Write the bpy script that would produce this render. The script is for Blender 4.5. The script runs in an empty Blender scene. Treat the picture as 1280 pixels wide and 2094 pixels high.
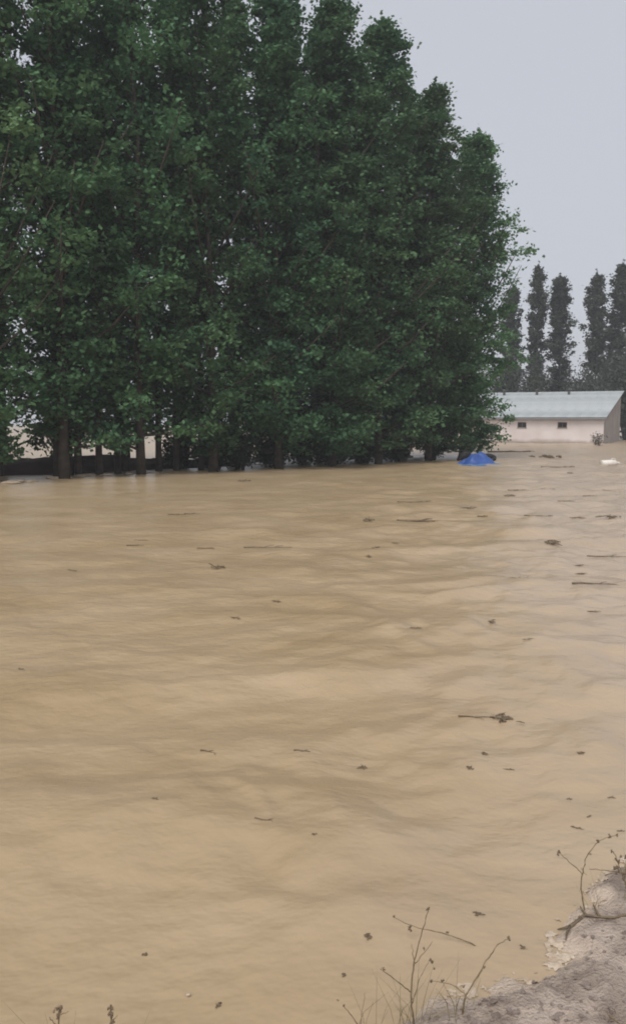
import bpy, math, random
import numpy as np
from mathutils import Vector, Matrix

random.seed(7)
rng = np.random.default_rng(11)
R = math.radians
scene = bpy.context.scene
col = scene.collection

# ------------------------------------------------------------------ camera, sky, sun, exposure
EYE, PITCH, FPX = 2.0, R(6.1), 1750.0
cam = bpy.data.cameras.new('camera')
cam.sensor_fit = 'VERTICAL'
cam.sensor_height = 24.0
cam.lens = FPX / 2094 * 24.0
cam.clip_start = 0.05
cam.clip_end = 3000
cam_o = bpy.data.objects.new('camera', cam)
cam_o.location = (0, 0, EYE)
cam_o.rotation_euler = (R(90) - PITCH, 0, 0)
col.objects.link(cam_o)
scene.camera = cam_o

SUN_EL, SUN_ROT = R(50), R(200)
world = bpy.data.worlds.new('World')
scene.world = world
world.use_nodes = True
wn, wl = world.node_tree.nodes, world.node_tree.links
wn.clear()
w_out = wn.new('ShaderNodeOutputWorld')
w_bg = wn.new('ShaderNodeBackground')
w_bg.inputs['Strength'].default_value = 0.1
w_sky = wn.new('ShaderNodeTexSky')
w_sky.sky_type = 'NISHITA'
w_sky.sun_disc = False
w_sky.sun_elevation = SUN_EL
w_sky.sun_rotation = SUN_ROT
w_sky.air_density = 1.0
w_sky.dust_density = 4.0
w_mix = wn.new('ShaderNodeMix')
w_mix.data_type = 'RGBA'
w_mix.inputs['Factor'].default_value = 0.93           # an even overcast veil over the clear sky
w_mix.inputs['B'].default_value = (3.16, 3.25, 3.54, 1)
wl.new(w_sky.outputs['Color'], w_mix.inputs['A'])
wl.new(w_mix.outputs['Result'], w_bg.inputs['Color'])
wl.new(w_bg.outputs['Background'], w_out.inputs['Surface'])

sun = bpy.data.lights.new('sun', 'SUN')
sun.energy = 1.5
sun.angle = R(35)
sun.color = (1.0, 0.97, 0.93)
sun_o = bpy.data.objects.new('sun', sun)
sd_ = Vector((math.sin(SUN_ROT) * math.cos(SUN_EL), math.cos(SUN_ROT) * math.cos(SUN_EL), math.sin(SUN_EL)))
sun_o.rotation_euler = sd_.to_track_quat('Z', 'Y').to_euler()
sun_o.location = (0, -20, 60)
col.objects.link(sun_o)

vs = scene.view_settings
vs.view_transform = 'Standard'
vs.look = 'None'
vs.exposure = 0.9
vs.gamma = 1.0
vs.use_curve_mapping = False
cy = scene.cycles
cy.use_denoising = True
cy.max_bounces = 5
cy.diffuse_bounces = 3
cy.glossy_bounces = 2
cy.transmission_bounces = 3
cy.transparent_max_bounces = 6
cy.volume_bounces = 0
cy.filter_width = 1.9

# ------------------------------------------------------------------ helpers
def ray(px, py):
    u, v = (px - 640) / FPX, (1047 - py) / FPX
    return Vector((u, math.cos(PITCH) + v * math.sin(PITCH), -math.sin(PITCH) + v * math.cos(PITCH)))

def ground(px, py, z=0.0):
    d = ray(px, py)
    t = (z - EYE) / d.z
    return Vector((d.x * t, d.y * t, z))

def at(px, py, Y):
    d = ray(px, py)
    t = Y / d.y
    return Vector((d.x * t, Y, EYE + d.z * t))

class MB:
    def __init__(self):
        self.v, self.f = [], []
    def add(self, vs_, fs_):
        n = len(self.v)
        self.v += [tuple(p) for p in vs_]
        self.f += [tuple(i + n for i in f) for f in fs_]
    def box(self, x0, x1, y0, y1, z0, z1):
        self.add([(x0, y0, z0), (x1, y0, z0), (x1, y1, z0), (x0, y1, z0), (x0, y0, z1), (x1, y0, z1), (x1, y1, z1), (x0, y1, z1)],
                 [(3, 2, 1, 0), (4, 5, 6, 7), (0, 1, 5, 4), (1, 2, 6, 5), (2, 3, 7, 6), (3, 0, 4, 7)])
    def tube(self, pts, rad, n=6, flat=1.0):
        pts = [Vector(p) for p in pts]
        vs_, fs_ = [], []
        for i, p in enumerate(pts):
            t = (pts[min(i + 1, len(pts) - 1)] - pts[max(i - 1, 0)]).normalized()
            a = t.cross(Vector((0, 0, 1)) if abs(t.z) < 0.9 else Vector((1, 0, 0))).normalized()
            b = a.cross(t)
            for k in range(n):
                an = 2 * math.pi * k / n
                vs_.append(p + (a * math.cos(an) + b * math.sin(an) * flat) * rad[i])
        for i in range(len(pts) - 1):
            for k in range(n):
                k2 = (k + 1) % n
                fs_.append((i * n + k, i * n + k2, (i + 1) * n + k2, (i + 1) * n + k))
        fs_.append(tuple(range(n))[::-1])
        fs_.append(tuple((len(pts) - 1) * n + k for k in range(n)))
        self.add(vs_, fs_)
    def blob(self, c, rx, ry, rz, seed=0, rough=0.25, seg=7, rings=5):
        r = random.Random(seed)
        vs_, fs_ = [], []
        vs_.append((c[0], c[1], c[2] - rz))
        for i in range(1, rings):
            ph = math.pi * i / rings - math.pi / 2
            for k in range(seg):
                th = 2 * math.pi * k / seg
                s = 1 + r.uniform(-rough, rough)
                vs_.append((c[0] + rx * s * math.cos(ph) * math.cos(th), c[1] + ry * s * math.cos(ph) * math.sin(th), c[2] + rz * s * math.sin(ph)))
        vs_.append((c[0], c[1], c[2] + rz))
        for k in range(seg):
            fs_.append((0, 1 + (k + 1) % seg, 1 + k))
            fs_.append((len(vs_) - 1, len(vs_) - 1 - seg + k, len(vs_) - 1 - seg + (k + 1) % seg))
        for i in range(rings - 2):
            for k in range(seg):
                k2 = (k + 1) % seg
                fs_.append((1 + i * seg + k, 1 + i * seg + k2, 1 + (i + 1) * seg + k2, 1 + (i + 1) * seg + k))
        self.add(vs_, fs_)
    def mesh(self, name, mat, smooth=False):
        me = bpy.data.meshes.new(name)
        me.from_pydata(self.v, [], self.f)
        me.materials.append(mat)
        if smooth:
            me.shade_smooth()
        me.update()
        return me
    def build(self, name, mat, parent=None, smooth=False):
        return link(name, self.mesh(name, mat, smooth), parent)

def link(name, me, parent=None):
    o = bpy.data.objects.new(name, me)
    col.objects.link(o)
    if parent is not None:
        o.parent = parent
    return o

def tag(o, label=None, cat=None, group=None, kind=None):
    if label: o['label'] = label
    if cat: o['category'] = cat
    if group: o['group'] = group
    if kind: o['kind'] = kind
    return o

def empty(name, loc=(0, 0, 0), rz=0.0):
    o = bpy.data.objects.new(name, None)
    o.location = loc
    o.rotation_euler = (0, 0, rz)
    o.empty_display_size = 0.2
    col.objects.link(o)
    return o

def grid_mesh(name, P, mat, attr=None):
    """P: (rows, cols, 3) array"""
    r, c, _ = P.shape
    idx = np.arange(r * c).reshape(r, c)
    q = np.stack([idx[:-1, :-1], idx[:-1, 1:], idx[1:, 1:], idx[1:, :-1]], -1).reshape(-1, 4)
    me = quads_mesh(name, P.reshape(-1, 3), q, mat)
    me.shade_smooth()
    if attr is not None:
        for k, a in attr.items():
            at_ = me.attributes.new(k, 'FLOAT', 'POINT')
            at_.data.foreach_set('value', a.reshape(-1).astype(np.float32))
    return me

def quads_mesh(name, V, Q, mat):
    me = bpy.data.meshes.new(name)
    me.vertices.add(len(V))
    me.vertices.foreach_set('co', V.astype(np.float32).reshape(-1))
    me.loops.add(len(Q) * 4)
    me.loops.foreach_set('vertex_index', Q.astype(np.int32).reshape(-1))
    me.polygons.add(len(Q))
    me.polygons.foreach_set('loop_start', np.arange(0, len(Q) * 4, 4, dtype=np.int32))
    me.materials.append(mat)
    me.update(calc_edges=True)
    return me

_perm = rng.random((256, 256))
def vnoise(x, y):
    xi, yi = np.floor(x).astype(int), np.floor(y).astype(int)
    fx, fy = x - xi, y - yi
    fx = fx * fx * fx * (fx * (fx * 6 - 15) + 10)
    fy = fy * fy * fy * (fy * (fy * 6 - 15) + 10)
    g = lambda a, b: _perm[a % 256, b % 256]
    return ((g(xi, yi) * (1 - fx) + g(xi + 1, yi) * fx) * (1 - fy) + (g(xi, yi + 1) * (1 - fx) + g(xi + 1, yi + 1) * fx) * fy) * 2 - 1

def fbm(x, y, o=4):
    s, a = 0, 1.0
    for k in range(o):
        s = s + a * vnoise(x + 17.3 * k, y + 9.1 * k)
        x, y, a = x * 2.03, y * 2.03, a * 0.5
    return s

# ------------------------------------------------------------------ materials
def mat(name, base, rough=0.8, var=None, scale=4.0, bump=0.0, bump_scale=30.0, spec=0.3, coord='Object', metal=0.0, detail=5.0):
    m = bpy.data.materials.new(name)
    m.use_nodes = True
    n, l = m.node_tree.nodes, m.node_tree.links
    b = n['Principled BSDF']
    b.inputs['Roughness'].default_value = rough
    b.inputs['Specular IOR Level'].default_value = spec
    b.inputs['Metallic'].default_value = metal
    b.inputs['Base Color'].default_value = (*base, 1)
    tc = n.new('ShaderNodeTexCoord')
    if var is not None:
        no = n.new('ShaderNodeTexNoise')
        no.inputs['Scale'].default_value = scale
        no.inputs['Detail'].default_value = detail
        l.new(tc.outputs[coord], no.inputs['Vector'])
        r = n.new('ShaderNodeValToRGB')
        r.color_ramp.elements[0].position = 0.35
        r.color_ramp.elements[1].position = 0.66
        r.color_ramp.elements[0].color = (*base, 1)
        r.color_ramp.elements[1].color = (*var, 1)
        l.new(no.outputs['Fac'], r.inputs['Fac'])
        l.new(r.outputs['Color'], b.inputs['Base Color'])
    if bump:
        nb = n.new('ShaderNodeTexNoise')
        nb.inputs['Scale'].default_value = bump_scale
        nb.inputs['Detail'].default_value = 5
        l.new(tc.outputs[coord], nb.inputs['Vector'])
        bp = n.new('ShaderNodeBump')
        bp.inputs['Strength'].default_value = bump
        bp.inputs['Distance'].default_value = 0.03
        l.new(nb.outputs['Fac'], bp.inputs['Height'])
        l.new(bp.outputs['Normal'], b.inputs['Normal'])
    return m

def leaf_mat(name, dark, light, trans=0.36, scale=0.5):
    m = bpy.data.materials.new(name)
    m.use_nodes = True
    n, l = m.node_tree.nodes, m.node_tree.links
    b = n['Principled BSDF']
    out = n['Material Output']
    b.inputs['Roughness'].default_value = 0.55
    b.inputs['Specular IOR Level'].default_value = 0.18
    tc = n.new('ShaderNodeTexCoord')
    oi = n.new('ShaderNodeObjectInfo')
    add = n.new('ShaderNodeVectorMath'); add.operation = 'ADD'
    sc = n.new('ShaderNodeVectorMath'); sc.operation = 'SCALE'
    sc.inputs['Scale'].default_value = 40
    cx = n.new('ShaderNodeCombineXYZ')
    l.new(oi.outputs['Random'], cx.inputs['X'])
    l.new(cx.outputs['Vector'], sc.inputs[0])
    l.new(tc.outputs['Object'], add.inputs[0])
    l.new(sc.outputs['Vector'], add.inputs[1])
    no = n.new('ShaderNodeTexNoise')
    no.inputs['Scale'].default_value = scale
    no.inputs['Detail'].default_value = 6
    no.inputs['Roughness'].default_value = 0.65
    l.new(add.outputs['Vector'], no.inputs['Vector'])
    r = n.new('ShaderNodeValToRGB')
    r.color_ramp.elements[0].position = 0.36
    r.color_ramp.elements[1].position = 0.66
    r.color_ramp.elements[0].color = (*dark, 1)
    r.color_ramp.elements[1].color = (*light, 1)
    l.new(no.outputs['Fac'], r.inputs['Fac'])
    hs = n.new('ShaderNodeHueSaturation')
    mr = n.new('ShaderNodeMapRange')
    mr.inputs['To Min'].default_value = 0.8
    mr.inputs['To Max'].default_value = 1.2
    l.new(oi.outputs['Random'], mr.inputs['Value'])
    l.new(mr.outputs['Result'], hs.inputs['Value'])
    mh = n.new('ShaderNodeMapRange'); mh.inputs['To Min'].default_value = 0.478; mh.inputs['To Max'].default_value = 0.515
    fr_ = n.new('ShaderNodeMath'); fr_.operation = 'FRACT'
    f7 = n.new('ShaderNodeMath'); f7.operation = 'MULTIPLY'; f7.inputs[1].default_value = 7.3
    l.new(oi.outputs['Random'], f7.inputs[0]); l.new(f7.outputs[0], fr_.inputs[0]); l.new(fr_.outputs[0], mh.inputs['Value'])
    l.new(mh.outputs['Result'], hs.inputs['Hue'])
    l.new(r.outputs['Color'], hs.inputs['Color'])
    l.new(hs.outputs['Color'], b.inputs['Base Color'])
    t = n.new('ShaderNodeBsdfTranslucent')
    l.new(hs.outputs['Color'], t.inputs['Color'])
    mx = n.new('ShaderNodeMixShader')
    mx.inputs['Fac'].default_value = trans
    l.new(b.outputs['BSDF'], mx.inputs[1])
    l.new(t.outputs['BSDF'], mx.inputs[2])
    l.new(mx.outputs['Shader'], out.inputs['Surface'])
    return m

M = {}
M['leaf'] = leaf_mat('poplar_leaves', (0.043, 0.112, 0.056), (0.130, 0.240, 0.108))
M['far_leaf'] = leaf_mat('far_leaves', (0.05, 0.062, 0.05), (0.085, 0.10, 0.075))
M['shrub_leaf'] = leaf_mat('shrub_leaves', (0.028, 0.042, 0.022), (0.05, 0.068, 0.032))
M['pale_leaf'] = leaf_mat('dusty_leaves', (0.12, 0.10, 0.075), (0.19, 0.165, 0.125))
M['bark'] = mat('bark', (0.035, 0.027, 0.021), 0.9, (0.07, 0.056, 0.044), 5, 0.6, 18)
M['wood'] = mat('wet_wood', (0.105, 0.077, 0.049), 0.6, (0.18, 0.135, 0.088), 14, 0.4, 40)
M['wood_pale'] = mat('washed_wood', (0.12, 0.09, 0.06), 0.7, (0.2, 0.155, 0.11), 14, 0.4, 40)
M['litter'] = mat('rotten_litter', (0.13, 0.098, 0.062), 0.8, (0.22, 0.17, 0.11), 30, 0.3, 60)
M['stalk'] = mat('dry_stalk', (0.13, 0.095, 0.055), 0.8, (0.24, 0.185, 0.11), 30)
M['seed'] = mat('seed_head', (0.12, 0.085, 0.055), 0.9, (0.20, 0.145, 0.10), 60)
M['grass_dry'] = mat('dry_grass', (0.2, 0.16, 0.09), 0.8, (0.3, 0.25, 0.15), 30)
M['earth'] = mat('dark_earth', (0.05, 0.03, 0.024), 0.95, (0.09, 0.055, 0.042), 1.5, 0.6, 6)
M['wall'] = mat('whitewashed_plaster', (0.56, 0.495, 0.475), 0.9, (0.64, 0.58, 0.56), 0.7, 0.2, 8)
def stain(m, z0, z1, c):
    n, l = m.node_tree.nodes, m.node_tree.links
    b = n['Principled BSDF']
    src = b.inputs['Base Color'].links[0].from_socket
    tc = n.new('ShaderNodeTexCoord'); sp = n.new('ShaderNodeSeparateXYZ')
    l.new(tc.outputs['Object'], sp.inputs[0])
    no = n.new('ShaderNodeTexNoise'); no.inputs['Scale'].default_value = 1.3; no.inputs['Detail'].default_value = 6
    l.new(tc.outputs['Object'], no.inputs['Vector'])
    a = n.new('ShaderNodeMath'); a.operation = 'MULTIPLY_ADD'; a.inputs[1].default_value = 0.55
    l.new(no.outputs['Fac'], a.inputs[0]); l.new(sp.outputs['Z'], a.inputs[2])
    r = n.new('ShaderNodeMapRange'); r.inputs['From Min'].default_value = z0; r.inputs['From Max'].default_value = z1
    r.inputs['To Min'].default_value = 0.75; r.inputs['To Max'].default_value = 0.0
    l.new(a.outputs[0], r.inputs['Value'])
    x = n.new('ShaderNodeMix'); x.data_type = 'RGBA'; x.inputs['B'].default_value = (*c, 1)
    l.new(r.outputs['Result'], x.inputs['Factor']); l.new(src, x.inputs['A']); l.new(x.outputs['Result'], b.inputs['Base Color'])
stain(M['wall'], 0.38, 0.68, (0.30, 0.235, 0.175))
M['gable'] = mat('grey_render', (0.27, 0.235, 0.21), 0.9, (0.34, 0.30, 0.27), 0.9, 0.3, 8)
M['roof'] = mat('grey_roof_sheet', (0.30, 0.325, 0.33), 0.55, (0.42, 0.445, 0.45), 0.5, spec=0.4)
M['trim'] = mat('roof_edge', (0.20, 0.20, 0.20), 0.7)
M['vent'] = mat('soot_pipe', (0.05, 0.048, 0.045), 0.7, (0.09, 0.085, 0.08), 4)
M['frame'] = mat('window_timber', (0.12, 0.085, 0.065), 0.8, (0.17, 0.13, 0.10), 8)
M['glass'] = mat('dark_glass', (0.02, 0.022, 0.024), 0.15, spec=0.5)
M['blue'] = mat('blue_tarpaulin', (0.024, 0.062, 0.23), 0.5, (0.04, 0.095, 0.31), 2.5, 0.2, 9, spec=0.4)
M['blue_pale'] = mat('faded_blue_tarpaulin', (0.07, 0.16, 0.34), 0.5, (0.12, 0.23, 0.40), 3)
M['black'] = mat('black_rubber', (0.02, 0.02, 0.022), 0.6)
M['white'] = mat('white_plastic', (0.74, 0.71, 0.66), 0.4, (0.62, 0.58, 0.52), 5)
M['foam'] = mat('river_foam', (0.42, 0.325, 0.235), 0.75, (0.52, 0.43, 0.335), 12, 0.5, 50)
M['clod'] = mat('wet_clod', (0.16, 0.125, 0.105), 0.8, (0.27, 0.22, 0.19), 14, 0.5, 60)

def water_mat():
    m = bpy.data.materials.new('muddy_water')
    m.use_nodes = True
    n, l = m.node_tree.nodes, m.node_tree.links
    b = n['Principled BSDF']
    b.inputs['Roughness'].default_value = 0.28
    b.inputs['Specular IOR Level'].default_value = 0.24
    b.inputs['IOR'].default_value = 1.33
    tc = n.new('ShaderNodeTexCoord')
    mp = n.new('ShaderNodeMapping')
    mp.inputs['Rotation'].default_value = (0, 0, R(-12))
    mp.inputs['Scale'].default_value = (0.75, 1.1, 1)
    l.new(tc.outputs['Object'], mp.inputs['Vector'])
    n1 = n.new('ShaderNodeTexNoise')
    n1.inputs['Scale'].default_value = 0.8
    n1.inputs['Detail'].default_value = 4
    n1.inputs['Roughness'].default_value = 0.5
    n1.inputs['Distortion'].default_value = 0.2
    l.new(mp.outputs['Vector'], n1.inputs['Vector'])
    r = n.new('ShaderNodeValToRGB')
    e = r.color_ramp.elements
    e[0].position, e[1].position = 0.3, 0.72
    e[0].color = (0.330, 0.240, 0.140, 1)
    e[1].color = (0.420, 0.318, 0.204, 1)
    l.new(n1.outputs['Fac'], r.inputs['Fac'])
    dt = n.new('ShaderNodeVectorMath'); dt.operation = 'DOT_PRODUCT'  # grazing sky sheen painted into the right-hand water as a greyer, paler base colour
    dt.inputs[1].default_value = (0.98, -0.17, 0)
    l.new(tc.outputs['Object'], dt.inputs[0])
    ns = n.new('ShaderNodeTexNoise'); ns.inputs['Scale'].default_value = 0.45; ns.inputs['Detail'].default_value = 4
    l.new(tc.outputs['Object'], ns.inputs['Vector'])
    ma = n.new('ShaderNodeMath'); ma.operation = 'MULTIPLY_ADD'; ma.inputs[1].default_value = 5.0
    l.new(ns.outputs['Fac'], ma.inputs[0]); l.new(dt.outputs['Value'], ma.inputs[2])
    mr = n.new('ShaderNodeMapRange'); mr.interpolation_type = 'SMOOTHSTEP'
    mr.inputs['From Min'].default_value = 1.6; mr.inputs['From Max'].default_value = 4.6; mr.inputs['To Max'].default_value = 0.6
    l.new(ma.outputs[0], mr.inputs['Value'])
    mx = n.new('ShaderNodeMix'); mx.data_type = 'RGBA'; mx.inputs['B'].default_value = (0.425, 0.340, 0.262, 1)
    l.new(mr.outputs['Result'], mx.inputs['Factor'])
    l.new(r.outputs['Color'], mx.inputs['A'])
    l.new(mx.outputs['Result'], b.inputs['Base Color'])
    m2 = n.new('ShaderNodeMapping')
    m2.inputs['Rotation'].default_value = (0, 0, R(-14))
    m2.inputs['Scale'].default_value = (0.9, 1.15, 1)
    l.new(tc.outputs['Object'], m2.inputs['Vector'])
    n2 = n.new('ShaderNodeTexNoise')
    n2.inputs['Scale'].default_value = 5.0
    n2.inputs['Detail'].default_value = 3
    n2.inputs['Distortion'].default_value = 0.0
    l.new(m2.outputs['Vector'], n2.inputs['Vector'])
    bp = n.new('ShaderNodeBump')
    bp.inputs['Strength'].default_value = 0.5
    bp.inputs['Distance'].default_value = 0.05
    l.new(n2.outputs['Fac'], bp.inputs['Height'])
    l.new(bp.outputs['Normal'], b.inputs['Normal'])
    return m
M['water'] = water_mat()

def bank_mat():
    m = mat('wet_bank_soil', (0.225, 0.174, 0.138), 0.55, (0.45, 0.365, 0.30), 7, 0.7, 80)
    n, l = m.node_tree.nodes, m.node_tree.links
    b = n['Principled BSDF']
    src = b.inputs['Base Color'].links[0].from_socket
    a = n.new('ShaderNodeAttribute'); a.attribute_name = 'sediment'
    tc = n.new('ShaderNodeTexCoord')
    no = n.new('ShaderNodeTexNoise'); no.inputs['Scale'].default_value = 9; no.inputs['Detail'].default_value = 6
    l.new(tc.outputs['Object'], no.inputs['Vector'])
    mu = n.new('ShaderNodeMath'); mu.operation = 'MULTIPLY_ADD'
    mu.inputs[1].default_value = 2.2; mu.inputs[2].default_value = -1.1
    l.new(no.outputs['Fac'], mu.inputs[0])
    ad = n.new('ShaderNodeMath'); ad.operation = 'ADD'; ad.use_clamp = True
    l.new(mu.outputs[0], ad.inputs[0]); l.new(a.outputs['Fac'], ad.inputs[1])
    mx = n.new('ShaderNodeMix'); mx.data_type = 'RGBA'
    l.new(ad.outputs[0], mx.inputs['Factor'])
    l.new(src, mx.inputs['A'])
    mx.inputs['B'].default_value = (0.52, 0.42, 0.33, 1)
    l.new(mx.outputs['Result'], b.inputs['Base Color'])
    return m
M['bank'] = bank_mat()

# ------------------------------------------------------------------ flood water: one sheet to the horizon, waves as real geometry
def wave(x, y):
    a = R(14)
    u, v = x * math.cos(a) + y * math.sin(a), -x * math.sin(a) + y * math.cos(a)
    rough = 0.6 + 0.95 / (1 + np.exp(-(x - 0.12 * y + 0.4) / 1.6))
    wx, wy = vnoise(u * 0.5 + 3, v * 0.5) * 0.6, vnoise(u * 0.5, v * 0.5 + 8) * 0.6
    z = 0.040 * vnoise(u * 0.25, v * 0.5 + wy) + 0.040 * fbm(u * 0.8 + wx, v * 1.2 + wy, 2)
    z = z + 0.020 * fbm(u * 2.4 + wx * .6, v * 2.9 + wy * .6, 2)
    crest = 1 - np.abs(vnoise(u * 1.2 + wx * 2 + 40, v * 1.9 + wy * 2 + 11))
    z = z + 0.026 * crest ** 2 * np.clip(rough - 0.5, 0, 1) + 0.014 * fbm(u * 3.4 + 9, v * 5.2, 2) * np.clip(rough - 0.7, 0, 1)
    return z * rough

# ------------------------------------------------------------------ near bank
edge_px = [(-900, 2300), (-250, 2200), (60, 2150), (300, 2175), (560, 2150), (690, 2110), (790, 2092), (845, 2045), (900, 2018), (985, 2022),
           (1050, 2000), (1125, 1990), (1142, 1945), (1136, 1895), (1152, 1862), (1195, 1845), (1212, 1800), (1250, 1775), (1330, 1755), (1600, 1720), (2300, 1700)]
edge = [ground(*p) for p in edge_px]
poly = np.array([(p.x, p.y) for p in edge] + [(7, -4), (-7, -4)])
def edge_dist(x, y):
    d = np.full(x.shape, 1e9)
    inside = np.zeros(x.shape, bool)
    for i in range(len(poly)):
        a, b = poly[i], poly[(i + 1) % len(poly)]
        ab = b - a
        t = np.clip(((x - a[0]) * ab[0] + (y - a[1]) * ab[1]) / (ab @ ab), 0, 1)
        d = np.minimum(d, np.hypot(x - a[0] - t * ab[0], y - a[1] - t * ab[1]))
        cond = (a[1] > y) != (b[1] > y)
        with np.errstate(divide='ignore', invalid='ignore'):
            xi = (b[0] - a[0]) * (y - a[1]) / (b[1] - a[1]) + a[0]
        inside ^= cond & (x < xi)
    return np.where(inside, d, -d)
def bank_z(x, y):
    s = edge_dist(x, y) + 0.035 * fbm(x * 9, y * 9, 3)
    t = np.clip(s / 0.10, 0, 1)
    up = 0.034 * t * t * (3 - 2 * t) + 0.075 * np.clip(s, 0, None)
    lump = 0.014 * fbm(x * 6 + 5, y * 6, 3) + 0.007 * fbm(x * 31, y * 31, 3) + 0.004 * (vnoise(x * 55, y * 55) > 0.25)
    return np.where(s > 0, up + lump * t, -0.35 * (1 - np.exp(s / 0.25))) - 0.004, s
def calm(x, y):
    return np.clip(-edge_dist(x, y) / 0.9, 0.08, 1) if np.ndim(x) else 1.0
gx, gy = np.meshgrid(np.linspace(-4.2, 4.8, 430), np.linspace(-2.5, 4.4, 330))
BZ, BS = bank_z(gx, gy)
sed = np.clip(1 - np.abs(BS - 0.02) / 0.13, 0, 1) * 1.5 - 0.2 + 0.5 * fbm(gx * 4.5, gy * 4.5, 3)
bank = link('near_bank', grid_mesh('near_bank', np.stack([gx, gy, BZ], -1), M['bank'], {'sediment': sed}))
tag(bank, 'wet grey brown earth bank at the water edge', kind='structure')
def bz(x, y):
    return float(bank_z(np.array([x]), np.array([y]))[0][0])

na, nr = 430, 620
ang = np.linspace(R(-80), R(80), na)
ang = ang * (0.55 + 0.45 * (np.abs(ang) / R(80)) ** 1.5)
rad = 2.6 * (400 / 2.6) ** (np.linspace(0, 1, nr) ** 1.05)
AA, RR = np.meshgrid(ang, rad)
WX, WY = RR * np.sin(AA), -1.6 + RR * np.cos(AA)
fade = np.clip((120 - RR) / 80, 0, 1)
near = WY < 8
calm_f = np.ones(WX.shape)
calm_f[near] = calm(WX[near], WY[near])
WZ = wave(WX, WY) * fade * calm_f
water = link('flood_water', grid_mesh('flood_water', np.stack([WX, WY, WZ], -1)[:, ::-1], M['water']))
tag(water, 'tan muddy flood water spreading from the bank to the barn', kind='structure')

# ground under the flood, carrying trees and barn
g = MB(); g.add([(-410, -60, -0.5), (410, -60, -0.5), (410, 420, -0.5), (-410, 420, -0.5)], [(0, 1, 2, 3)])
tag(g.build('ground', M['earth']), 'dark earth lying under the flood water', kind='structure')

# low dark earth bank inside the grove (left), where the trunks stand
xs = np.linspace(0, 1, 90); ys = np.linspace(-1, 1, 26)
SX, SY = np.meshgrid(xs, ys)
lx = -27 + SX * 24.0
cxl, cyl = lx, 37.15 + 0.886 * lx + 5.6
hz = (0.48 + 0.14 * fbm(lx * 0.5, SY * 0 + 2, 3)) * np.clip(1 - SY ** 2, 0, 1) ** 0.7 * np.clip(SX / 0.05, 0, 1) * np.clip((1 - SX) / 0.25, 0, 1)
EP = np.stack([cxl - 0.663 * SY * 1.5, cyl + 0.748 * SY * 1.5, -0.3 + (hz + 0.3) + 0.10 * fbm(lx * 2, SY * 4, 3) * (hz > 0.1)], -1)
ebank = link('earth_bank', grid_mesh('earth_bank', EP, M['earth']))
tag(ebank, 'low dark reddish earth bank behind the trunks at the left', kind='structure')

# ------------------------------------------------------------------ poplars
def leaves_mesh(name, C, size, material, r, up=0.6):
    N = len(C)
    nrm = r.normal(size=(N, 3)); nrm[:, 2] = np.abs(nrm[:, 2]) + up
    nrm /= np.linalg.norm(nrm, axis=1)[:, None]
    t = r.normal(size=(N, 3)); t -= (t * nrm).sum(1)[:, None] * nrm
    t /= np.linalg.norm(t, axis=1)[:, None]
    b = np.cross(nrm, t)
    L = (size * r.uniform(0.65, 1.3, N))[:, None]
    W = L * r.uniform(0.32, 0.46, N)[:, None]
    V = np.stack([C - t * L * 0.5, C + b * W - t * L * 0.08, C + t * L * 0.5, C - b * W - t * L * 0.08], 1)
    return quads_mesh(name, V.reshape(-1, 3), np.arange(4 * N).reshape(N, 4), material)

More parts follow.
